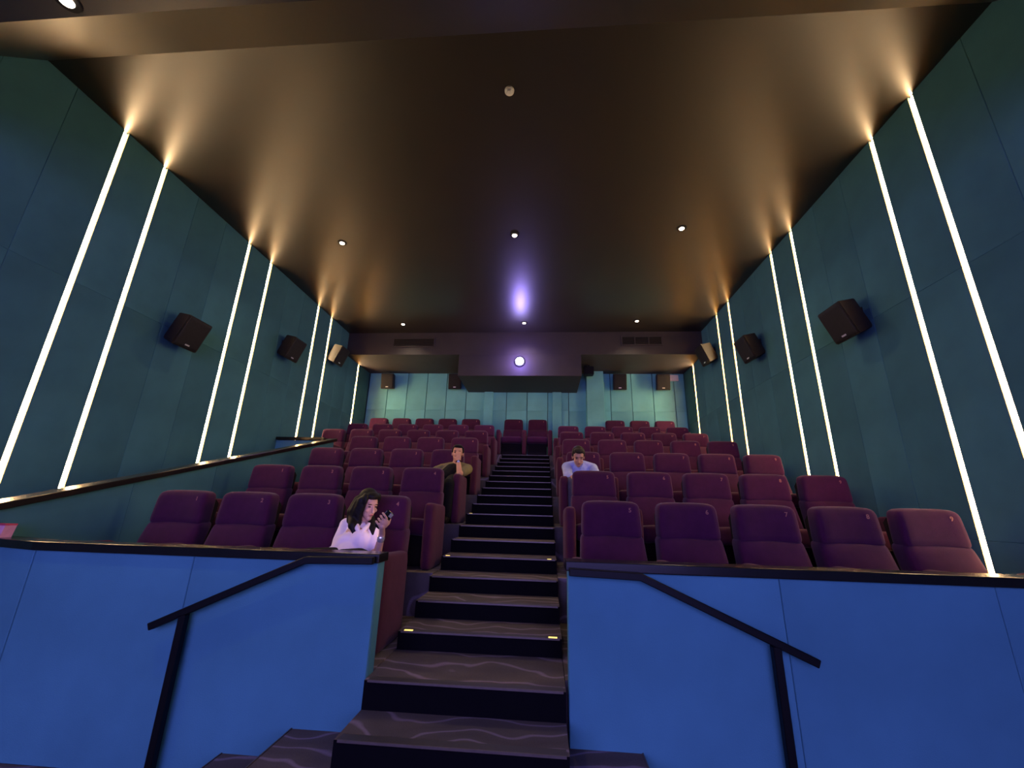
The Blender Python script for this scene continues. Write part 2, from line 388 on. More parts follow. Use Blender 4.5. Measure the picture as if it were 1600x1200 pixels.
# stepped row side parapet, sloping up beside the left seats
sl = empty('parapet', (-4.05, 2.9, 0)); tag(sl, 'sloping teal side parapet with black cap, left of the seats along the wall passage', 'parapet')
def zs(y): return 1.4556+0.2617*(y-2.906)
def slo(o): o.location = Vector(o.location)-Vector(sl.location); return o
ys = [2.905, 3.9, 4.9, 5.9, 6.9, 7.65]
slo(prism('core', M['batten'], [(2.92, 0.0), (7.65, 0.0), (7.65, zs(7.65)-0.06), (2.92, zs(2.92)-0.06)], 'x', -4.10, -4.02, sl))
for a, b_ in zip(ys[:-1], ys[1:]):
    bm = bmesh.new(); add_prism(bm, [(a+0.002, 0.0), (b_-0.002, 0.0), (b_-0.002, zs(b_)-0.055), (a+0.002, zs(a)-0.055)], 'x', -4.02, -4.0)
    slo(link('acoustic_panel', to_mesh(bm, 'acoustic_panel'), M['felt'], sl))
slo(prism('cap', M['rail'], [(2.88, zs(2.88)-0.055), (7.72, zs(7.72)-0.055), (7.72, zs(7.72)), (2.88, zs(2.88))], 'x', -4.13, -3.97, sl, 0.006, 2))
# parapet closing the passage
cp = empty('parapet', (-4.55, 7.6, 0)); tag(cp, 'short blue cross parapet with dark cap at the end of the left passage', 'parapet')
def cpo(o): o.location = Vector(o.location)-Vector(cp.location); return o
cpo(box('core', M['batten'], WL+0.003, -4.11, 7.58, 7.66, 0, 2.65, cp))
for a, b_ in ((WL+0.003, -4.6), (-4.6, -4.11)): cpo(panel(cp, (a+b_)/2, 7.58, 1.325, b_-a-0.003, 2.64, 0, M['felt_low'], 0.02))
cpo(box('cap', M['rail'], WL+0.003, -4.14, 7.53, 7.68, 2.655, 2.707, cp, 0.005))

# ---------------------------------------------------------------- handrails
def handrail(label, pts, px, ztop):
    t = empty('handrail', (px, 2.69, 0)); tag(t, label, 'handrail', 'black handrails beside the stairs')
    L = Vector(t.location); h = 0.021; bm = bmesh.new(); rings = []
    for i, (x_, z_) in enumerate(pts):
        a = Vector(pts[i])-Vector(pts[i-1]) if i else Vector(pts[1])-Vector(pts[0])
        b2 = Vector(pts[i+1])-Vector(pts[i]) if i < len(pts)-1 else a
        d = (a.normalized()+b2.normalized()).normalized(); n = Vector((-d.y, d.x))
        rings.append([bm.verts.new((x_+n.x*s*h-L.x, yy, z_+n.y*s*h)) for s, yy in ((1, -h), (1, h), (-1, h), (-1, -h))])
    for A, B in zip(rings[:-1], rings[1:]):
        for i in range(4): bm.faces.new((A[i], A[(i+1) % 4], B[(i+1) % 4], B[i]))
    bm.faces.new(rings[0]); bm.faces.new(rings[-1][::-1])
    bmesh.ops.recalc_face_normals(bm, faces=bm.faces); bmesh.ops.bevel(bm, geom=bm.edges[:], offset=0.004, segments=1, affect='EDGES')
    link('rail', to_mesh(bm, 'rail'), M['black'], t)
    bm = bmesh.new(); add_box(bm, -0.022, 0.022, -0.021, 0.021, 0.012, ztop); bmesh.ops.bevel(bm, geom=bm.edges[:], offset=0.004, segments=1, affect='EDGES')
    link('post', to_mesh(bm, 'post'), M['black'], t)
    bm = bmesh.new(); add_box(bm, -0.06, 0.06, -0.05, 0.05, 0.0, 0.012); link('base_plate', to_mesh(bm, 'base_plate'), M['black'], t)
    bm = bmesh.new(); xw = pts[0][0]+(0.1 if pts[0][0] > -0.5 else -0.1); add_box(bm, xw-L.x-0.02, xw-L.x+0.02, 0.0205, 0.0295, 1.165, 1.178); link('wall_bracket', to_mesh(bm, 'wall_bracket'), M['black'], t)
handrail('black square handrail fixed to the parapet left of the stairs', [(-1.04, 1.182), (-1.47, 1.172), (-2.394, 0.764)], -2.19, 0.84)
handrail('black square handrail fixed to the parapet right of the stairs', [(0.15, 1.162), (0.561, 1.150), (1.475, 0.755)], 1.265, 0.83)

# ---------------------------------------------------------------- seats
def warp_head(p):   # headrest pillow, slightly narrower and further back at the top
    k = (p.z+0.15)/0.30
    return Vector((p.x*(1.02-0.05*k)*(1-0.12*max(0, k-0.8)), p.y*(1-0.25*max(0, k-0.6))+0.03*k-0.018+0.02*(abs(p.x)/0.25)**2*(-1), p.z-0.012*max(0, k-.8)*(abs(p.x)/0.25)**4*6))
def warp_back(p):   # lumbar cushion, wider below and leaning
    k = (p.z+0.20)/0.40
    return Vector((p.x*(1.07-0.09*k), p.y+0.13*k-0.065-0.03*math.sin(k*math.pi)*(1-(p.x/0.3)**2), p.z))
def warp_seat(p):
    k = (p.y+0.28)/0.56
    return Vector((p.x, p.y, p.z-0.03*k+0.012*(1-(p.x/0.27)**2)))
def warp_arm(p):
    k = (p.y+0.275)/0.55
    return Vector((p.x, p.y, p.z+(0.02*(1-k) if p.z > 0 else 0)))
ME = {}
ME['headrest'] = rounded('headrest', 0.25, 0.085, 0.155, (0.042, 0.05, 0.05), 9, warp_head, M['seat'])
ME['backrest'] = rounded('backrest', 0.265, 0.09, 0.20, (0.042, 0.05, 0.05), 9, warp_back, M['seat'])
ME['cushion'] = rounded('seat_cushion', 0.262, 0.28, 0.085, (0.05, 0.06, 0.05), 9, warp_seat, M['seat'])
ME['arm'] = rounded('armrest', 0.054, 0.275, 0.305, (0.035, 0.06, 0.05), 8, warp_arm, M['seat_side'])
bm = bmesh.new(); add_box(bm, -0.24, 0.24, -0.62, -0.16, 0.03, 0.31); add_box(bm, -0.20, 0.20, -0.58, -0.2, 0.0, 0.03); ME['base'] = to_mesh(bm, 'base', False, M['shell'])
bm = bmesh.new(); add_prism(bm, [(-0.10, 0.16), (-0.02, 0.16), (0.105, 0.93), (0.06, 0.97), (0.045, 0.95)], 'x', -0.235, 0.235); ME['shell'] = to_mesh(bm, 'back_shell', False, M['shell'])
def digit_mesh(s):
    cu = bpy.data.curves.new('digits', 'FONT'); cu.body = s; cu.size = 0.050; cu.extrude = 0.0012; cu.align_x = 'CENTER'; cu.align_y = 'CENTER'; cu.resolution_u = 3; cu.offset = 0.001
    ob = bpy.data.objects.new('digits', cu); COL.objects.link(ob); dg = bpy.context.evaluated_depsgraph_get(); dg.update()
    me = bpy.data.meshes.new_from_object(ob.evaluated_get(dg)); bpy.data.objects.remove(ob); me.materials.clear(); me.materials.append(M['digit']); me.name = 'seat_number'
    return me
DIG = {n: digit_mesh(str(n)) for n in range(1, 12)}
SEATPARTS = (('headrest', 'headrest', (0, 0.0, 0.895)), ('backrest', 'backrest', (0, -0.075, 0.575)), ('seat_cushion', 'cushion', (0, -0.45, 0.385)), ('base', 'base', (0, 0, 0)), ('back_shell', 'shell', (0, 0, 0)))
def seat(X, Y, Z, label, num, arms, group):
    t = empty('cinema_chair', (X, Y, Z)); tag(t, label, 'chair', group)
    for nm, key, l in SEATPARTS: link(nm, ME[key], None, t, l)
    for a in arms: link('armrest', ME['arm'], None, t, (a*0.32, -0.575, 0.305))
    d = link('seat_number', DIG[num], None, t, (0.158, -0.0862, 0.972), (math.radians(84), 0, 0))
    return t
XR, XL, XM, PIT = 0.578, -1.464, -1.978, 0.64
NTH = ['nearest the aisle', 'second from the aisle', 'third from the aisle', 'fourth from the aisle', 'fifth from the aisle', 'sixth from the aisle']
ROWN = ['front row', 'second row from the front', 'third row from the front', 'fourth row from the front', 'fifth row from the front', 'sixth row from the front']
GRP = 'plum cinema seating in tiered rows'
for r in range(6):
    nl = 4 if r < 4 else 6
    for i in range(nl):
        seat(XL-i*PIT, ROWY[r], ROWF[r], 'plum fabric cinema chair, left block, %s, %s' % (ROWN[r], NTH[i]), nl-i, (-1, 1) if i == 0 else (-1,), GRP)
    for i in range(5):
        seat(XR+i*PIT, ROWY[r], ROWF[r], 'plum fabric cinema chair, right block, %s, %s' % (ROWN[r], NTH[i]), nl+1+i, (-1, 1) if i == 4 else (-1,), GRP)
for i in range(5):
    seat(XM-i*PIT, ROWY[6], ROWF[6], 'plum cinema chair in rear row against left back wall, %s' % (['rightmost of five', 'second from right', 'middle of five', 'second from left', 'leftmost of five'][i]), 5-i, (-1, 1) if i == 0 else (-1,), GRP)
for i, xx in enumerate((-0.818, -0.174)):
    seat(xx, ROWY[6], ROWF[6], 'plum cinema chair at the top end of the aisle stairs, %s one of the pair' % ('left' if i == 0 else 'right'), 6+i, (-1,) if i == 0 else (-1, 1), GRP)
for i in range(3):
    seat(XR+(2+i)*PIT, ROWY[6], ROWF[6], 'plum cinema chair in rear row right of the column, %s' % (['nearest the column', 'middle of three', 'nearest the right wall'][i]), 8+i, (-1, 1) if i == 2 else (-1,), GRP)

# ---------------------------------------------------------------- loudspeakers
def cab_mesh(wd, ht, dp, taper):
    bm = bmesh.new(); a, h = wd/2, ht/2
    F = [(-a, -dp, -h), (a, -dp, -h), (a, -dp, h), (-a, -dp, h)]; B = [(-a*taper, 0, -h*0.9), (a*taper, 0, -h*0.9), (a*taper, 0, h*0.9), (-a*taper, 0, h*0.9)]
    A = [bm.verts.new(p) for p in F]; C = [bm.verts.new(p) for p in B]
    bm.faces.new(A); bm.faces.new(C[::-1])
    for i in range(4): bm.faces.new((A[i], C[i], C[(i+1) % 4], A[(i+1) % 4]))
    bmesh.ops.recalc_face_normals(bm, faces=bm.faces); bmesh.ops.bevel(bm, geom=bm.edges[:], offset=0.01, segments=2, affect='EDGES')
    return to_mesh(bm, 'cabinet', False, M['spk'])
CAB = cab_mesh(0.40, 0.44, 0.26, 0.62); CABB = cab_mesh(0.37, 0.44, 0.24, 0.75)
def speaker(loc_, rz, tilt, label, me, wd, ht, dp, off):
    """loc_ = wall fixing point; off = stand-off of the cabinet's back from the wall"""
    t = empty('loudspeaker', loc_, (0, 0, rz)); tag(t, label, 'speaker', 'black loudspeakers on the walls')
    c = link('cabinet', me, None, t, (0, -off, 0), (tilt, 0, 0))
    g = rounded('grille', wd*0.46, 0.008, ht*0.46, 0.007, 4, None, M['grille']); link('grille', g, None, c, (0, -dp-0.004, 0))
    bm = bmesh.new(); add_box(bm, -0.035, 0.035, -0.004, 0.0, -0.010, 0.010); link('badge', to_mesh(bm, 'badge'), M['badge'], c, (0.0, -dp-0.0125, -ht*0.37))
    bm = bmesh.new(); add_box(bm, -0.05, 0.05, -0.012, 0.0, -0.10, 0.10); add_box(bm, -0.018, 0.018, -off-0.05, -0.01, -0.03, 0.03); link('bracket', to_mesh(bm, 'bracket'), M['spk'], t)
for side, X, rz, spots, nm in ((-1, WL, math.pi/2, ((4.94, 3.78), (7.22, 4.44), (8.99, 4.97)), 'left'), (1, WR, -math.pi/2, ((4.90, 3.86), (7.20, 4.42), (9.10, 5.02)), 'right')):
    for k, (y, z) in enumerate(spots):
        speaker((X, y, z), rz+side*(-0.0), math.radians(22), 'black tilted loudspeaker on the %s wall, %s from the screen end' % (nm, ORD[k]), CAB, 0.40, 0.44, 0.26, 0.05)
for k, x_ in enumerate((-4.44, -2.50, 2.04, 3.19)):
    speaker((x_, YB, 4.92), 0, math.radians(10), 'black loudspeaker on the rear wall, %s' % ['far left corner', 'just left of the projector housing', 'just right of the column', 'far right corner'][k], CABB, 0.37, 0.44, 0.24, 0.04)

# ---------------------------------------------------------------- ceiling fittings
DL = [(-3.464, 5.90, HC, 'left of the nearer row of three'), (-0.496, 5.80, HC, 'middle of the nearer row of three'), (2.138, 5.73, HC, 'right of the nearer row of three'), (-3.478, 9.17, HC, 'left of the row by the bulkhead'), (-0.492, 9.15, HC, 'middle of the row by the bulkhead'), (2.151, 9.09, HC, 'right of the row by the bulkhead'), (-2.98, 1.585, 4.48, 'low front ceiling at the top left')]
for (x_, y_, z_, s_) in DL:
    t = empty('downlight', (x_, y_, z_)); tag(t, 'small round ceiling downlight, '+s_, 'ceiling light', 'ceiling downlights')
    bm = bmesh.new(); add_cyl(bm, (0, 0, -0.012), (0, 0, 0.0), 0.070, 0.075, 28); link('trim_ring', to_mesh(bm, 'trim_ring'), M['black'], t)
    bm = bmesh.new(); add_cyl(bm, (0, 0, -0.020), (0, 0, -0.0125), 0.036, 0.040, 24); link('lens', to_mesh(bm, 'lens'), M['down'], t)
    ld = bpy.data.lights.new('downlight_beam', 'SPOT'); ld.energy = DOWN_W; ld.color = (1.0, 0.80, 0.55); ld.spot_size = math.radians(130); ld.spot_blend = 0.9; ld.shadow_soft_size = 0.05
    lo = bpy.data.objects.new('downlight_beam', ld); COL.objects.link(lo); lo.parent = t; lo.location = (0, 0, -0.05)
t = empty('smoke_detector', (-0.387, 3.35, HC)); tag(t, 'round white smoke detector in the middle of the dark ceiling', 'smoke detector')
bm = bmesh.new(); add_cyl(bm, (0, 0, -0.018), (0, 0, 0), 0.050, 0.052, 28); link('base', to_mesh(bm, 'base'), M['white'], t)
bm = bmesh.new(); add_cyl(bm, (0, 0, -0.042), (0, 0, -0.0185), 0.030, 0.044, 28); link('sensor_head', to_mesh(bm, 'sensor_head'), M['white'], t)
# air grilles on the bulkhead face
def grille(x0, x1, z0, z1, n, label):
    t = empty('air_grille', ((x0+x1)/2, YBK, z0)); tag(t, label, 'vent', 'air grilles on the rear bulkhead')
    wd = (x1-x0)/2; h = z1-z0; bm = bmesh.new()
    add_box(bm, -wd, wd, -0.02, 0, 0, 0.03); add_box(bm, -wd, wd, -0.02, 0, h-0.03, h); add_box(bm, -wd, -wd+0.03, -0.02, 0, 0.03, h-0.03); add_box(bm, wd-0.03, wd, -0.02, 0, 0.03, h-0.03)
    for k in range(1, n): add_box(bm, -wd+2*wd*k/n-0.015, -wd+2*wd*k/n+0.015, -0.02, 0, 0.03, h-0.03)
    link('frame', to_mesh(bm, 'frame'), M['bulk'], t)
    for k in range(5):
        z = 0.03+(h-0.06)*(k+0.5)/5
        bm = bmesh.new(); add_prism(bm, [(-0.016, z-0.018), (-0.012, z-0.018), (-0.002, z+0.014), (-0.006, z+0.014)], 'x', -wd+0.03, wd-0.03)
        link('slat', to_mesh(bm, 'slat'), M['spk'], t)
grille(-3.90, -2.80, 5.40, 5.66, 1, 'long dark air grille on the bulkhead left of the projector')
grille(1.886, 2.889, 5.43, 5.68, 3, 'three bay dark air grille on the bulkhead right of the projector')
# projector port
t = empty('projector', (-0.615, YBK, 5.012)); tag(t, 'bright violet white projector lens in the rear bulkhead', 'projector')
bm = bmesh.new(); add_cyl(bm, (0, -0.03, 0), (0, 0, 0), 0.135, 0.14, 32); link('port_ring', to_mesh(bm, 'port_ring'), M['black'], t)
bm = bmesh.new(); add_cyl(bm, (0, -0.044, 0), (0, -0.031, 0), 0.085, 0.10, 32); link('lens', to_mesh(bm, 'lens'), M['projlens'], t)
ld = bpy.data.lights.new('projector_beam', 'POINT'); ld.energy = PROJ_W; ld.color = (0.33, 0.22, 1.0); ld.shadow_soft_size = 0.08
lo = bpy.data.objects.new('projector_beam', ld); COL.objects.link(lo); lo.parent = t; lo.location = (0, -0.32, 0)
# small things at the rear
t = empty('emergency_light', (3.55, YB, 5.07)); tag(t, 'small white emergency light box high on the rear wall at right', 'emergency light')
link('housing', rounded('housing', 0.12, 0.03, 0.085, 0.015, 5, None, M['white']), None, t, (0, -0.032, 0))
bm = bmesh.new(); add_box(bm, -0.09, 0.09, -0.008, 0, -0.055, 0.02); link('cover', to_mesh(bm, 'cover'), M['white'], t, (0, -0.0625, 0))
t = empty('ceiling_sensor', (1.16, 10.55, ZBK)); tag(t, 'small black box hanging below the bulkhead beside the column', 'sensor box')
bm = bmesh.new(); add_box(bm, -0.13, 0.13, -0.10, 0.10, -0.27, -0.05); bmesh.ops.bevel(bm, geom=bm.edges[:], offset=0.015, segments=2, affect='EDGES'); link('housing', to_mesh(bm, 'housing'), M['black'], t)
bm = bmesh.new(); add_box(bm, -0.03, 0.03, -0.03, 0.03, -0.06, 0.0); link('mount', to_mesh(bm, 'mount'), M['black'], t)
# small pink card box on the parapet corner
t = empty('card_box', (-3.905, 2.90, ZR)); tag(t, 'small pale pink box with red top edge on the far left parapet corner', 'box')
bm = bmesh.new(); add_prism(bm, [(-0.06, 0), (0.055, 0), (0.07, 0.082), (-0.06, 0.082)], 'y', -0.035, 0.035); link('body', to_mesh(bm, 'body'), M['pink'], t)
bm = bmesh.new(); add_box(bm, -0.06, 0.072, -0.036, 0.036, 0.0825, 0.094); link('lid', to_mesh(bm, 'lid'), M['cardtop'], t)

# ---------------------------------------------------------------- people
def sphere_verts(nu=14, nv=9):
    out = []
    for j in range(nv+1):
        th = math.pi*j/nv
        for i in range(nu):
            ph = 2*math.pi*i/nu
            out.append(Vector((math.sin(th)*math.cos(ph), math.sin(th)*math.sin(ph), math.cos(th))))
    return out
SV = sphere_verts(); NU, NV = 14, 9
def add_sphere(bm, f):
    V = [bm.verts.new(f(p)) for p in SV]
    for j in range(NV):
        for i in range(NU):
            a, b_, c, d = V[j*NU+i], V[j*NU+(i+1) % NU], V[(j+1)*NU+(i+1) % NU], V[(j+1)*NU+i]
            bm.faces.new((a, d, c, b_))
def cap(bm, p0, p1, ra, rb):
    p0, p1 = Vector(p0), Vector(p1); d = p1-p0
    q = (d.normalized() if d.length > 1e-6 else Vector((0, 0, 1))).to_track_quat('Z', 'Y').to_matrix()
    add_sphere(bm, lambda p: (p1+q @ (p*rb)) if p.z > 0.01 else (p0+q @ (p*ra)))
def ell(bm, c, rad, mat3=None):
    c = Vector(c); mat3 = mat3 or Matrix.Identity(3)
    add_sphere(bm, lambda p: c+mat3 @ Vector((p.x*rad[0], p.y*rad[1], p.z*rad[2])))
def chain(bm, pts, rads):
    for k in range(len(pts)-1): cap(bm, pts[k], pts[k+1], rads[k], rads[k+1])
def fuse(bm, name, mat, voxel=0.007, smooth=4, parent=None):
    me = to_mesh(bm, name)
    ob = bpy.data.objects.new(name, me); COL.objects.link(ob)
    m_ = ob.modifiers.new('r', 'REMESH'); m_.mode = 'VOXEL'; m_.voxel_size = voxel
    s_ = ob.modifiers.new('s', 'SMOOTH'); s_.iterations = smooth; s_.factor = 0.5
    dg = bpy.context.evaluated_depsgraph_get(); dg.update()
    out = bpy.data.meshes.new_from_object(ob.evaluated_get(dg)); bpy.data.objects.remove(ob)
    out.materials.clear(); out.materials.append(mat); out.name = name
    for p in out.polygons: p.use_smooth = True
    return link(name, out, None, parent)
def frame(f, up):
    f = Vector(f).normalized(); up = Vector(up); up = (up-f*up.dot(f)).normalized(); x_ = f.cross(up)
    return Matrix((x_, f, up)).transposed()          # local x = right of the face, y = forward, z = up
def head(bm, H, Q, s=1.0, jaw=1.0):
    H = Vector(H)
    P = lambda v: H+Q @ (Vector(v)*s)
    ell(bm, P((0, -0.015, 0.032)), (0.073*s, 0.090*s, 0.086*s), Q)
    ell(bm, P((0, 0.026, -0.028)), (0.057*s*jaw, 0.062*s, 0.086*s), Q)
    ell(bm, P((0, 0.058, -0.092)), (0.026*s*jaw, 0.024*s, 0.024*s), Q)
    ell(bm, P((0, 0.066, 0.036)), (0.046*s, 0.016*s, 0.014*s), Q)      # brow
    cap(bm, P((0, 0.082, 0.016)), P((0, 0.104, -0.026)), 0.008*s, 0.0125*s)
    for e in (-1, 1):
        ell(bm, P((e*0.034, 0.066, -0.022)), (0.020*s, 0.016*s, 0.018*s), Q)
        ell(bm, P((e*0.074, -0.008, -0.008)), (0.009*s, 0.020*s, 0.031*s), Q)
    ell(bm, P((0, 0.080, -0.055)), (0.021*s, 0.011*s, 0.013*s), Q)
    return P
def face_bits(par, P, Q, s, lip, closed=False):
    for e in (-1, 1):
        bm = bmesh.new(); ell(bm, P((e*0.031, 0.0785, 0.012)), (0.015*s, 0.007*s, (0.0045 if closed else 0.006)*s), Q); link('eye', to_mesh(bm, 'eye', True), M['eye'], par)
        bm = bmesh.new(); ell(bm, P((e*0.032, 0.0800, 0.034)), (0.019*s, 0.005*s, 0.0035*s), Q); link('eyebrow', to_mesh(bm, 'eyebrow', True), M['hair'], par)
    bm = bmesh.new(); ell(bm, P((0, 0.0885, -0.055)), (0.020*s, 0.006*s, 0.0075*s), Q); link('lips', to_mesh(bm, 'lips', True), lip, par)

# --- person with the white blouse, front row
def woman():
    H = Vector((-1.482, 3.575, 1.508)); Q = frame((0.74, -0.60, -0.34), (-0.18, 0.12, 1.0))
    bm = bmesh.new(); P = head(bm, H, Q, 0.98, 0.92)
    nb = Vector((-1.525, 3.635, 1.355)); shR = Vector((-1.685, 3.655, 1.335)); shL = Vector((-1.405, 3.555, 1.305))
    cap(bm, P((0, -0.028, -0.05)), nb, 0.046, 0.052)
    chest = Vector((-1.545, 3.575, 1.24)); pel = Vector((-1.545, 3.47, 1.09))
    chain(bm, [nb+Vector((0, 0, -0.05)), chest, pel], [0.075, 0.115, 0.125])
    cap(bm, shR, nb, 0.050, 0.045); cap(bm, shL, nb, 0.050, 0.045)
    elR = Vector((-1.630, 3.455, 1.130)); wrR = Vector((-1.48, 3.25, 1.150)); elL = Vector((-1.305, 3.415, 1.105)); wrL = Vector((-1.258, 3.362, 1.300))
    chain(bm, [shR, elR, wrR], [0.046, 0.036, 0.025]); chain(bm, [shL, elL, wrL], [0.046, 0.036, 0.024])
    for dx in (-0.09, 0.10):
        kn = pel+Vector((dx*1.3, -0.40, 0.04)); chain(bm, [pel+Vector((dx, 0, -0.005)), kn, kn+Vector((0, 0.03, -0.44))], [0.085, 0.062, 0.04])
        cap(bm, kn+Vector((0, 0.05, -0.535)), kn+Vector((0, -0.09, -0.55)), 0.035, 0.028)
    # phone frame
    pc = Vector((-1.236, 3.318, 1.400)); n = (H+Vector((0, 0, 0.0))-pc).normalized()
    a = Vector((0.62, 0.10, 0.75)); a = (a-n*a.dot(n)).normalized(); s_ = a.cross(n).normalized()      # s_: sideways
    if s_.x < 0: s_ = -s_
    pal = pc-n*0.030-a*0.020+s_*0.006
    cap(bm, wrL, pal-a*0.025, 0.024, 0.022)
    ell(bm, pal, (0.036, 0.040, 0.016), Matrix((s_, a, n)).transposed())
    for k in range(4):       # fingers wrap from the palm behind the phone round its left edge
        b0 = pal+a*(0.040-0.025*k)-s_*0.016
        L = (0.9, 1.0, 0.96, 0.78)[k]
        p1 = b0-s_*0.030*L+a*0.008-n*0.003; p2 = pc-s_*(0.047)+a*(0.032-0.025*k)+n*0.002; p3 = pc-s_*(0.026+0.006*(1-L))+a*(0.034-0.025*k)+n*0.016
        chain(bm, [b0, p1, p2, p3], [0.0092, 0.0086, 0.0078, 0.0066])
    t0 = pal+s_*0.022-a*0.010; chain(bm, [t0, pc+s_*0.046+a*0.002-n*0.006, pc+s_*0.042+a*0.028+n*0.010, pc+s_*0.026+a*0.045+n*0.016], [0.0125, 0.0105, 0.0095, 0.008])
    # resting hand
    d = (wrR-elR).normalized(); side_ = d.cross(Vector((0, 0, 1))).normalized()
    pm = wrR+d*0.055; ell(bm, pm, (0.036, 0.045, 0.016), Matrix((side_, d, side_.cross(d))).transposed())
    for k in range(4):
        f0 = pm+d*0.038+side_*(0.027-0.018*k); L = (0.85, 1, 0.95, 0.75)[k]
        chain(bm, [f0, f0+d*0.034*L+Vector((0, 0, 0.004)), f0+d*0.058*L-Vector((0, 0, 0.008)), f0+d*0.068*L-Vector((0, 0, 0.026))], [0.0095, 0.009, 0.008, 0.007])
    chain(bm, [pm-d*0.015+side_*0.026, pm+d*0.016+side_*0.05, pm+d*0.046+side_*0.054], [0.012, 0.010, 0.008])
    body = fuse(bm, 'person', M['skin_w'], 0.0036, 2)
    tag(body, 'person with long dark hair and white blouse looking at a phone in the front row', 'person')
    face_bits(body, P, Q, 0.98, M['lip_w'], True)
    # long hair
    bm = bmesh.new(); Pz = lambda v: H+Q @ Vector(v)
    ell(bm, Pz((0, -0.030, 0.046)), (0.083, 0.093, 0.088), Q)
    ell(bm, Pz((0, 0.030, 0.092)), (0.058, 0.052, 0.030), Q)
    ell(bm, Pz((0.068, 0.030, 0.055)), (0.022, 0.045, 0.055), Q); ell(bm, Pz((-0.060, 0.015, 0.068)), (0.022, 0.036, 0.045), Q)
    chain(bm, [Pz((0.078, 0.012, 0.04)), Pz((0.086, 0.0, -0.05)), Vector((-1.585, 3.545, 1.40)), Vector((-1.560, 3.485, 1.345)), Vector((-1.528, 3.470, 1.285))], [0.036, 0.040, 0.044, 0.036, 0.016])
    chain(bm, [Pz((0.07, -0.05, 0.02)), Pz((0.09, -0.06, -0.08)), Vector((-1.63, 3.62, 1.38)), Vector((-1.605, 3.575, 1.36))], [0.045, 0.05, 0.045, 0.03])
    chain(bm, [Pz((-0.045, -0.075, -0.02)), Pz((-0.050, -0.070, -0.09)), Vector((-1.440, 3.595, 1.370)), Vector((-1.400, 3.520, 1.325)), Vector((-1.372, 3.475, 1.270))], [0.034, 0.036, 0.034, 0.031, 0.014])
    chain(bm, [Pz((0, -0.09, 0.03)), Pz((0, -0.10, -0.08)), Vector((-1.555, 3.68, 1.35))], [0.06, 0.07, 0.05])
    chain(bm, [Pz((0.088, -0.02, 0.02)), Pz((0.102, -0.03, -0.06)), Pz((0.094, -0.02, -0.13)), Pz((0.104, 0.0, -0.19))], [0.032, 0.036, 0.034, 0.022])
    chain(bm, [Pz((0.070, 0.040, 0.01)), Pz((0.080, 0.030, -0.07)), Pz((0.070, 0.040, -0.14))], [0.022, 0.028, 0.026])
    fuse(bm, 'hair', M['hair'], 0.006, 3, body)
    # loose blouse with wide sleeves and an open collar
    bm = bmesh.new()
    chain(bm, [chest+Vector((0, 0.03, 0.035)), chest+Vector((0, 0.0, -0.03)), pel+Vector((0, 0, 0.0))], [0.110, 0.132, 0.150])
    cap(bm, shR, nb+Vector((-0.035, 0.0, -0.040)), 0.064, 0.066); cap(bm, shL, nb+Vector((0.045, -0.03, -0.050)), 0.060, 0.062)
    chain(bm, [shR+Vector((-0.005, 0, 0)), shR.lerp(elR, 0.55)+Vector((-0.012, -0.01, 0)), elR+Vector((0.0, -0.015, 0.03))], [0.056, 0.062, 0.062])
    chain(bm, [shL, shL.lerp(elL, 0.55)], [0.058, 0.062])
    chain(bm, [pel+Vector((-0.02, -0.03, 0.03)), pel+Vector((-0.14, -0.03, 0.055)), pel+Vector((-0.185, -0.02, 0.065))], [0.10, 0.04, 0.015])
    ell(bm, (-1.585, 3.48, 1.19), (0.10, 0.08, 0.10)); ell(bm, (-1.47, 3.47, 1.20), (0.10, 0.08, 0.12))
    fuse(bm, 'blouse', M['blouse'], 0.007, 4, body)
    for sgn, p0, p1 in ((1, (-1.555, 3.545, 1.365), (-1.470, 3.432, 1.285)), (-1, (-1.44, 3.530, 1.355), (-1.452, 3.430, 1.285))):
        bm = bmesh.new(); chain(bm, [Vector(p0), Vector(p0).lerp(Vector(p1), 0.5)+Vector((0, -0.012, 0)), Vector(p1)], [0.016, 0.022, 0.010]); fuse(bm, 'collar', M['blouse'], 0.005, 3, body)
    bm = bmesh.new()
    for dx in (-0.09, 0.10):
        kn = pel+Vector((dx*1.3, -0.40, 0.04)); chain(bm, [pel+Vector((dx, 0, -0.005)), kn, kn+Vector((0, 0.03, -0.42))], [0.098, 0.076, 0.055])
    fuse(bm, 'trousers', M['dark_trousers'], 0.009, 4, body)
    for dx in (-0.09, 0.10):
        kn = pel+Vector((dx*1.3, -0.40, 0.02)); bm = bmesh.new(); chain(bm, [Vector((kn.x, kn.y+0.06, ROWF[0]+0.055)), Vector((kn.x, kn.y+0.0, ROWF[0]+0.052)), Vector((kn.x, kn.y-0.09, ROWF[0]+0.042))], [0.048, 0.050, 0.040]); fuse(bm, 'shoe', M['shell'], 0.008, 3, body)
    bm = bmesh.new(); dirw = (wrL-elL).normalized(); cap(bm, wrL-dirw*0.05-Vector((0, 0, 0.0)), wrL-dirw*0.038, 0.031, 0.031); link('bracelet', to_mesh(bm, 'bracelet', True), M['steel'], body)
    # the phone
    Mx = Matrix((s_, a, n)).transposed().to_4x4(); Mx.translation = pc
    ph = empty('smartphone'); ph.matrix_world = Mx; tag(ph, 'dark smartphone held up by the person in the white blouse', 'phone')
    link('phone_body', rounded('phone_body', 0.037, 0.076, 0.0045, 0.0044, 4, None, M['phone']), None, ph)
    bm = bmesh.new(); add_box(bm, -0.033, 0.033, -0.070, 0.070, 0.0, 0.0006); link('phone_screen', to_mesh(bm, 'phone_screen'), M['phone_scr'], ph, (0, 0, 0.0046))
    bm = bmesh.new(); add_box(bm, -0.014, 0.014, -0.016, 0.016, -0.002, 0.0); link('camera_bump', to_mesh(bm, 'camera_bump'), M['steel'], ph, (0.018, 0.053, -0.0045))
woman()

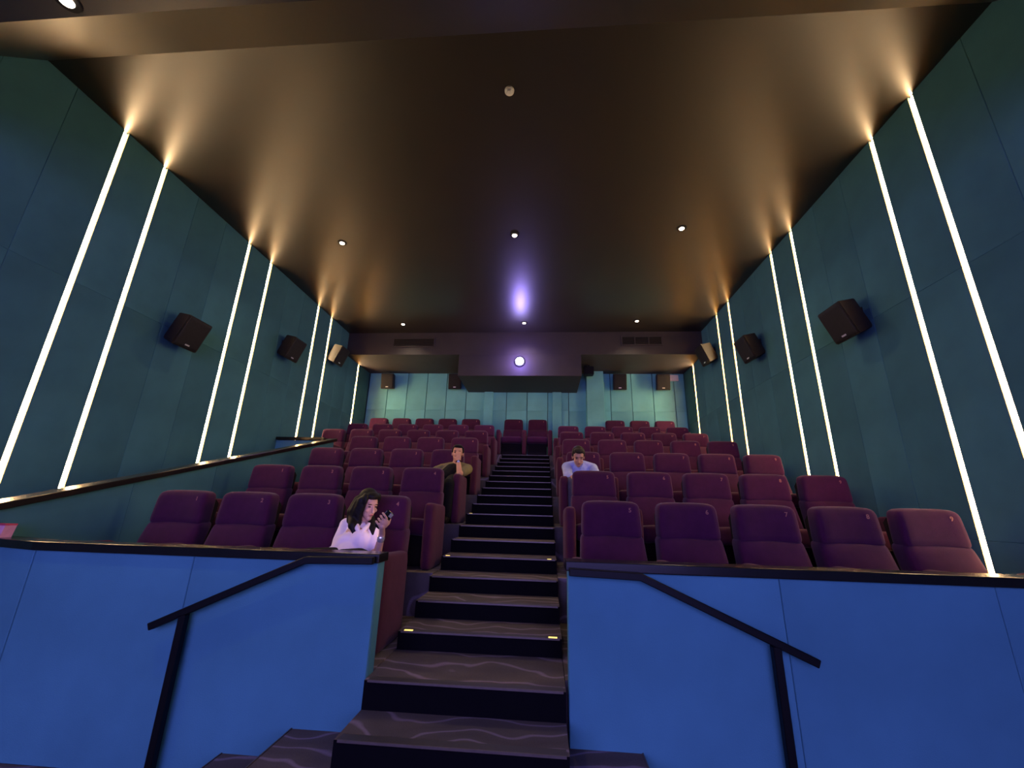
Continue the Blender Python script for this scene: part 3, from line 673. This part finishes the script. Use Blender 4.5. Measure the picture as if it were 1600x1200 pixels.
def hand(bm, wr, d, palm_n, s=1.0, curl=0.5):
    """relaxed hand: wrist, pointing direction, palm normal"""
    wr, d, n = Vector(wr), Vector(d).normalized(), Vector(palm_n); n = (n-d*n.dot(d)).normalized(); sd = d.cross(n)
    pm = wr+d*0.05*s; ell(bm, pm, (0.040*s, 0.048*s, 0.017*s), Matrix((sd, d, n)).transposed())
    for k in range(4):
        f0 = pm+d*0.042*s+sd*(0.029-0.0195*k)*s; L = (0.88, 1, 0.95, 0.76)[k]*s
        chain(bm, [f0, f0+d*0.036*L+n*0.006*curl*2, f0+d*0.058*L+n*0.026*curl*2*s, f0+d*0.060*L+n*0.048*curl*2*s], [0.0105*s, 0.010*s, 0.009*s, 0.008*s])
    chain(bm, [pm-d*0.018*s+sd*0.03*s, pm+d*0.014*s+sd*0.055*s+n*0.012*s, pm+d*0.044*s+sd*0.056*s+n*0.022*s], [0.0135*s, 0.0115*s, 0.009*s])

# --- person in the olive shirt, third row
def man_olive():
    H = Vector((-1.262, 6.055, 2.262)); Q = frame((0.10, -0.97, -0.10), (0.05, 0.02, 1.0)); s = 1.06
    bm = bmesh.new(); P = head(bm, H, Q, s, 1.05)
    nb = Vector((-1.285, 6.12, 2.10)); shR = Vector((-1.485, 6.13, 2.045)); shL = Vector((-1.115, 6.10, 2.045)); chest = Vector((-1.315, 6.05, 1.98)); pel = Vector((-1.37, 5.93, 1.865))
    cap(bm, P((0, -0.028, -0.05)), nb, 0.056, 0.062)
    chain(bm, [nb+Vector((0, 0, -0.06)), chest, pel], [0.10, 0.135, 0.135]); cap(bm, shR, nb+Vector((0, 0, -0.02)), 0.054, 0.046); cap(bm, shL, nb+Vector((0, 0, -0.02)), 0.054, 0.046)
    elR = Vector((-1.605, 5.97, 1.965)); wrR = Vector((-1.48, 5.70, 1.955)); elL = Vector((-1.165, 5.80, 1.955)); wrL = Vector((-1.213, 5.895, 2.135))
    chain(bm, [shR, elR, wrR], [0.055, 0.043, 0.031]); chain(bm, [shL, elL, wrL], [0.055, 0.043, 0.030])
    for dx in (-0.10, 0.10):
        kn = pel+Vector((dx*1.3, -0.44, -0.075)); chain(bm, [pel+Vector((dx, 0, 0)), kn, kn+Vector((0, 0.0, -0.40))], [0.095, 0.072, 0.048]); cap(bm, Vector((kn.x, kn.y+0.03, ROWF[2]+0.045)), Vector((kn.x, kn.y-0.0, ROWF[2]+0.04)), 0.042, 0.035)
    hand(bm, wrL, (-0.10, 0.22, 1.0), (0.0, 1.0, -0.25), 1.0, 0.35); hand(bm, wrR, (0.5, -0.8, -0.1), (0, 0, -1), 1.0, 0.4)
    body = fuse(bm, 'person', M['skin_m'], 0.006, 3)
    tag(body, 'person in an olive shirt over black tee, hand on face, sitting by the aisle', 'person')
    face_bits(body, P, Q, s, M['lip_m'])
    bm = bmesh.new(); ell(bm, P((0, -0.034, 0.046)), (0.082*s, 0.088*s, 0.085*s), Q); ell(bm, P((0, 0.020, 0.098)), (0.062*s, 0.060*s, 0.028*s), Q)
    for e in (-1, 1): ell(bm, P((e*0.070, -0.005, 0.045)), (0.014*s, 0.035*s, 0.045*s), Q)
    fuse(bm, 'hair', M['hair'], 0.006, 2, body)
    bm = bmesh.new(); chain(bm, [nb+Vector((0, -0.01, -0.075)), chest+Vector((0, -0.012, 0)), pel+Vector((0, -0.01, 0.02))], [0.100, 0.140, 0.145]); fuse(bm, 'tee', M['tee'], 0.008, 3, body)
    bm = bmesh.new()
    for sx, sh, el in ((-1, shR, elR), (1, shL, elL)):
        cap(bm, sh, nb+Vector((sx*0.045, 0.015, -0.008)), 0.078, 0.060); chain(bm, [sh, sh.lerp(el, 0.5)+Vector((sx*0.012, 0, 0)), sh.lerp(el, 0.76)], [0.076, 0.072, 0.066])
        chain(bm, [nb+Vector((sx*0.095, -0.03, -0.05)), chest+Vector((sx*0.115, -0.05, -0.01)), pel+Vector((sx*0.13, -0.03, 0.03))], [0.055, 0.078, 0.07])
    cap(bm, chest+Vector((0, 0.08, 0.04)), pel+Vector((0, 0.08, 0.03)), 0.13, 0.12)
    fuse(bm, 'overshirt', M['olive'], 0.008, 3, body)
    bm = bmesh.new()
    for dx in (-0.10, 0.10):
        kn = pel+Vector((dx*1.3, -0.44, -0.075)); chain(bm, [pel+Vector((dx, 0, 0)), kn, kn+Vector((0, 0.0, -0.38))], [0.110, 0.080, 0.062])
    fuse(bm, 'trousers', M['dark_trousers'], 0.010, 3, body)
    for dx in (-0.10, 0.10):
        kn = pel+Vector((dx*1.3, -0.44, -0.075)); bm = bmesh.new(); chain(bm, [Vector((kn.x, kn.y+0.06, ROWF[2]+0.055)), Vector((kn.x, kn.y+0.0, ROWF[2]+0.052)), Vector((kn.x, kn.y-0.09, ROWF[2]+0.042))], [0.048, 0.050, 0.040]); fuse(bm, 'shoe', M['shell'], 0.008, 3, body)
    d = (wrL-elL).normalized(); bm = bmesh.new(); add_cyl(bm, wrL-d*0.022, wrL-d*0.002, 0.036, 0.036, 24); w_ = link('wristwatch', to_mesh(bm, 'wristwatch', True), M['tee'], body)
    bm = bmesh.new(); add_cyl(bm, wrL-d*0.012+Vector((0.006, -0.034, 0)), wrL-d*0.012+Vector((0.008, -0.045, 0.002)), 0.019, 0.018, 20); link('watch_face', to_mesh(bm, 'watch_face'), M['steel'], w_)
man_olive()

# --- person in the pale blue shirt, third row
def man_blue():
    H = Vector((0.466, 5.79, 2.212)); Q = frame((0.04, -0.80, -0.52), (0.03, -0.55, 0.85)); s = 1.06
    bm = bmesh.new(); P = head(bm, H, Q, s, 1.0)
    nb = Vector((0.487, 5.925, 2.145)); shR = Vector((0.318, 5.945, 2.085)); shL = Vector((0.672, 5.945, 2.075)); chest = Vector((0.50, 5.97, 2.02)); pel = Vector((0.55, 6.08, 1.86))
    cap(bm, P((0, -0.035, -0.05)), nb, 0.054, 0.062); chain(bm, [nb+Vector((0, 0.02, -0.05)), chest, pel], [0.10, 0.135, 0.14]); cap(bm, shR, nb+Vector((0, 0.01, -0.02)), 0.052, 0.046); cap(bm, shL, nb+Vector((0, 0.01, -0.02)), 0.052, 0.046)
    elR = Vector((0.315, 5.64, 1.935)); elL = Vector((0.700, 5.66, 1.94)); wrR = Vector((0.42, 5.46, 1.885)); wrL = Vector((0.58, 5.46, 1.885))
    chain(bm, [shR, elR, wrR], [0.053, 0.042, 0.030]); chain(bm, [shL, elL, wrL], [0.053, 0.042, 0.030])
    hand(bm, wrR, (0.6, -0.6, 0.0), (0.5, 0.5, -0.4), 1.0, 0.5); hand(bm, wrL, (-0.6, -0.6, 0.0), (-0.5, 0.5, -0.4), 1.0, 0.5)
    for dx in (-0.16, 0.12):
        kn = pel+Vector((dx*1.2, -0.50, 0.0)); chain(bm, [pel+Vector((dx*0.6, 0, 0)), kn, kn+Vector((0, 0.02, -0.44))], [0.095, 0.068, 0.047]); cap(bm, Vector((kn.x, kn.y+0.05, ROWF[2]+0.045)), Vector((kn.x, kn.y-0.07, ROWF[2]+0.04)), 0.042, 0.035)
    body = fuse(bm, 'person', M['skin_n'], 0.006, 3)
    tag(body, 'person in a pale blue shirt leaning forward with head bowed in the third row', 'person')
    face_bits(body, P, Q, s, M['lip_m'], True)
    bm = bmesh.new(); ell(bm, P((0, -0.032, 0.050)), (0.083*s, 0.090*s, 0.088*s), Q); ell(bm, P((0, 0.030, 0.100)), (0.066*s, 0.058*s, 0.032*s), Q)
    for e in (-1, 1): ell(bm, P((e*0.070, -0.01, 0.040)), (0.014*s, 0.035*s, 0.045*s), Q)
    fuse(bm, 'hair', M['hair_n'], 0.006, 2, body)
    bm = bmesh.new(); chain(bm, [nb+Vector((0, 0.03, -0.06)), chest, pel], [0.105, 0.152, 0.155])
    for sh, el, wr in ((shR, elR, wrR), (shL, elL, wrL)):
        cap(bm, sh, nb+Vector((0, 0.015, -0.014)), 0.074, 0.068); chain(bm, [sh, sh.lerp(el, 0.5), el, el.lerp(wr, 0.25)], [0.072, 0.066, 0.062, 0.056])
    fuse(bm, 'shirt', M['blue'], 0.008, 3, body)
    bm = bmesh.new()
    for e in (-1, 1): chain(bm, [nb+Vector((e*0.060, 0.0, 0.008)), nb+Vector((e*0.045, -0.07, -0.035)), nb+Vector((e*0.012, -0.10, -0.085))], [0.016, 0.020, 0.010])
    fuse(bm, 'collar', M['blue'], 0.006, 2, body)
    bm = bmesh.new()
    for dx in (-0.16, 0.12):
        kn = pel+Vector((dx*1.2, -0.50, 0.0)); chain(bm, [pel+Vector((dx*0.6, 0, 0)), kn, kn+Vector((0, 0.02, -0.43))], [0.115, 0.082, 0.062])
    fuse(bm, 'trousers', M['grey_trousers'], 0.010, 3, body)
    for dx in (-0.16, 0.12):
        kn = pel+Vector((dx*1.2, -0.50, 0.02)); bm = bmesh.new(); chain(bm, [Vector((kn.x, kn.y+0.06, ROWF[2]+0.055)), Vector((kn.x, kn.y+0.0, ROWF[2]+0.052)), Vector((kn.x, kn.y-0.09, ROWF[2]+0.042))], [0.048, 0.050, 0.040]); fuse(bm, 'shoe', M['shell'], 0.008, 3, body)
man_blue()
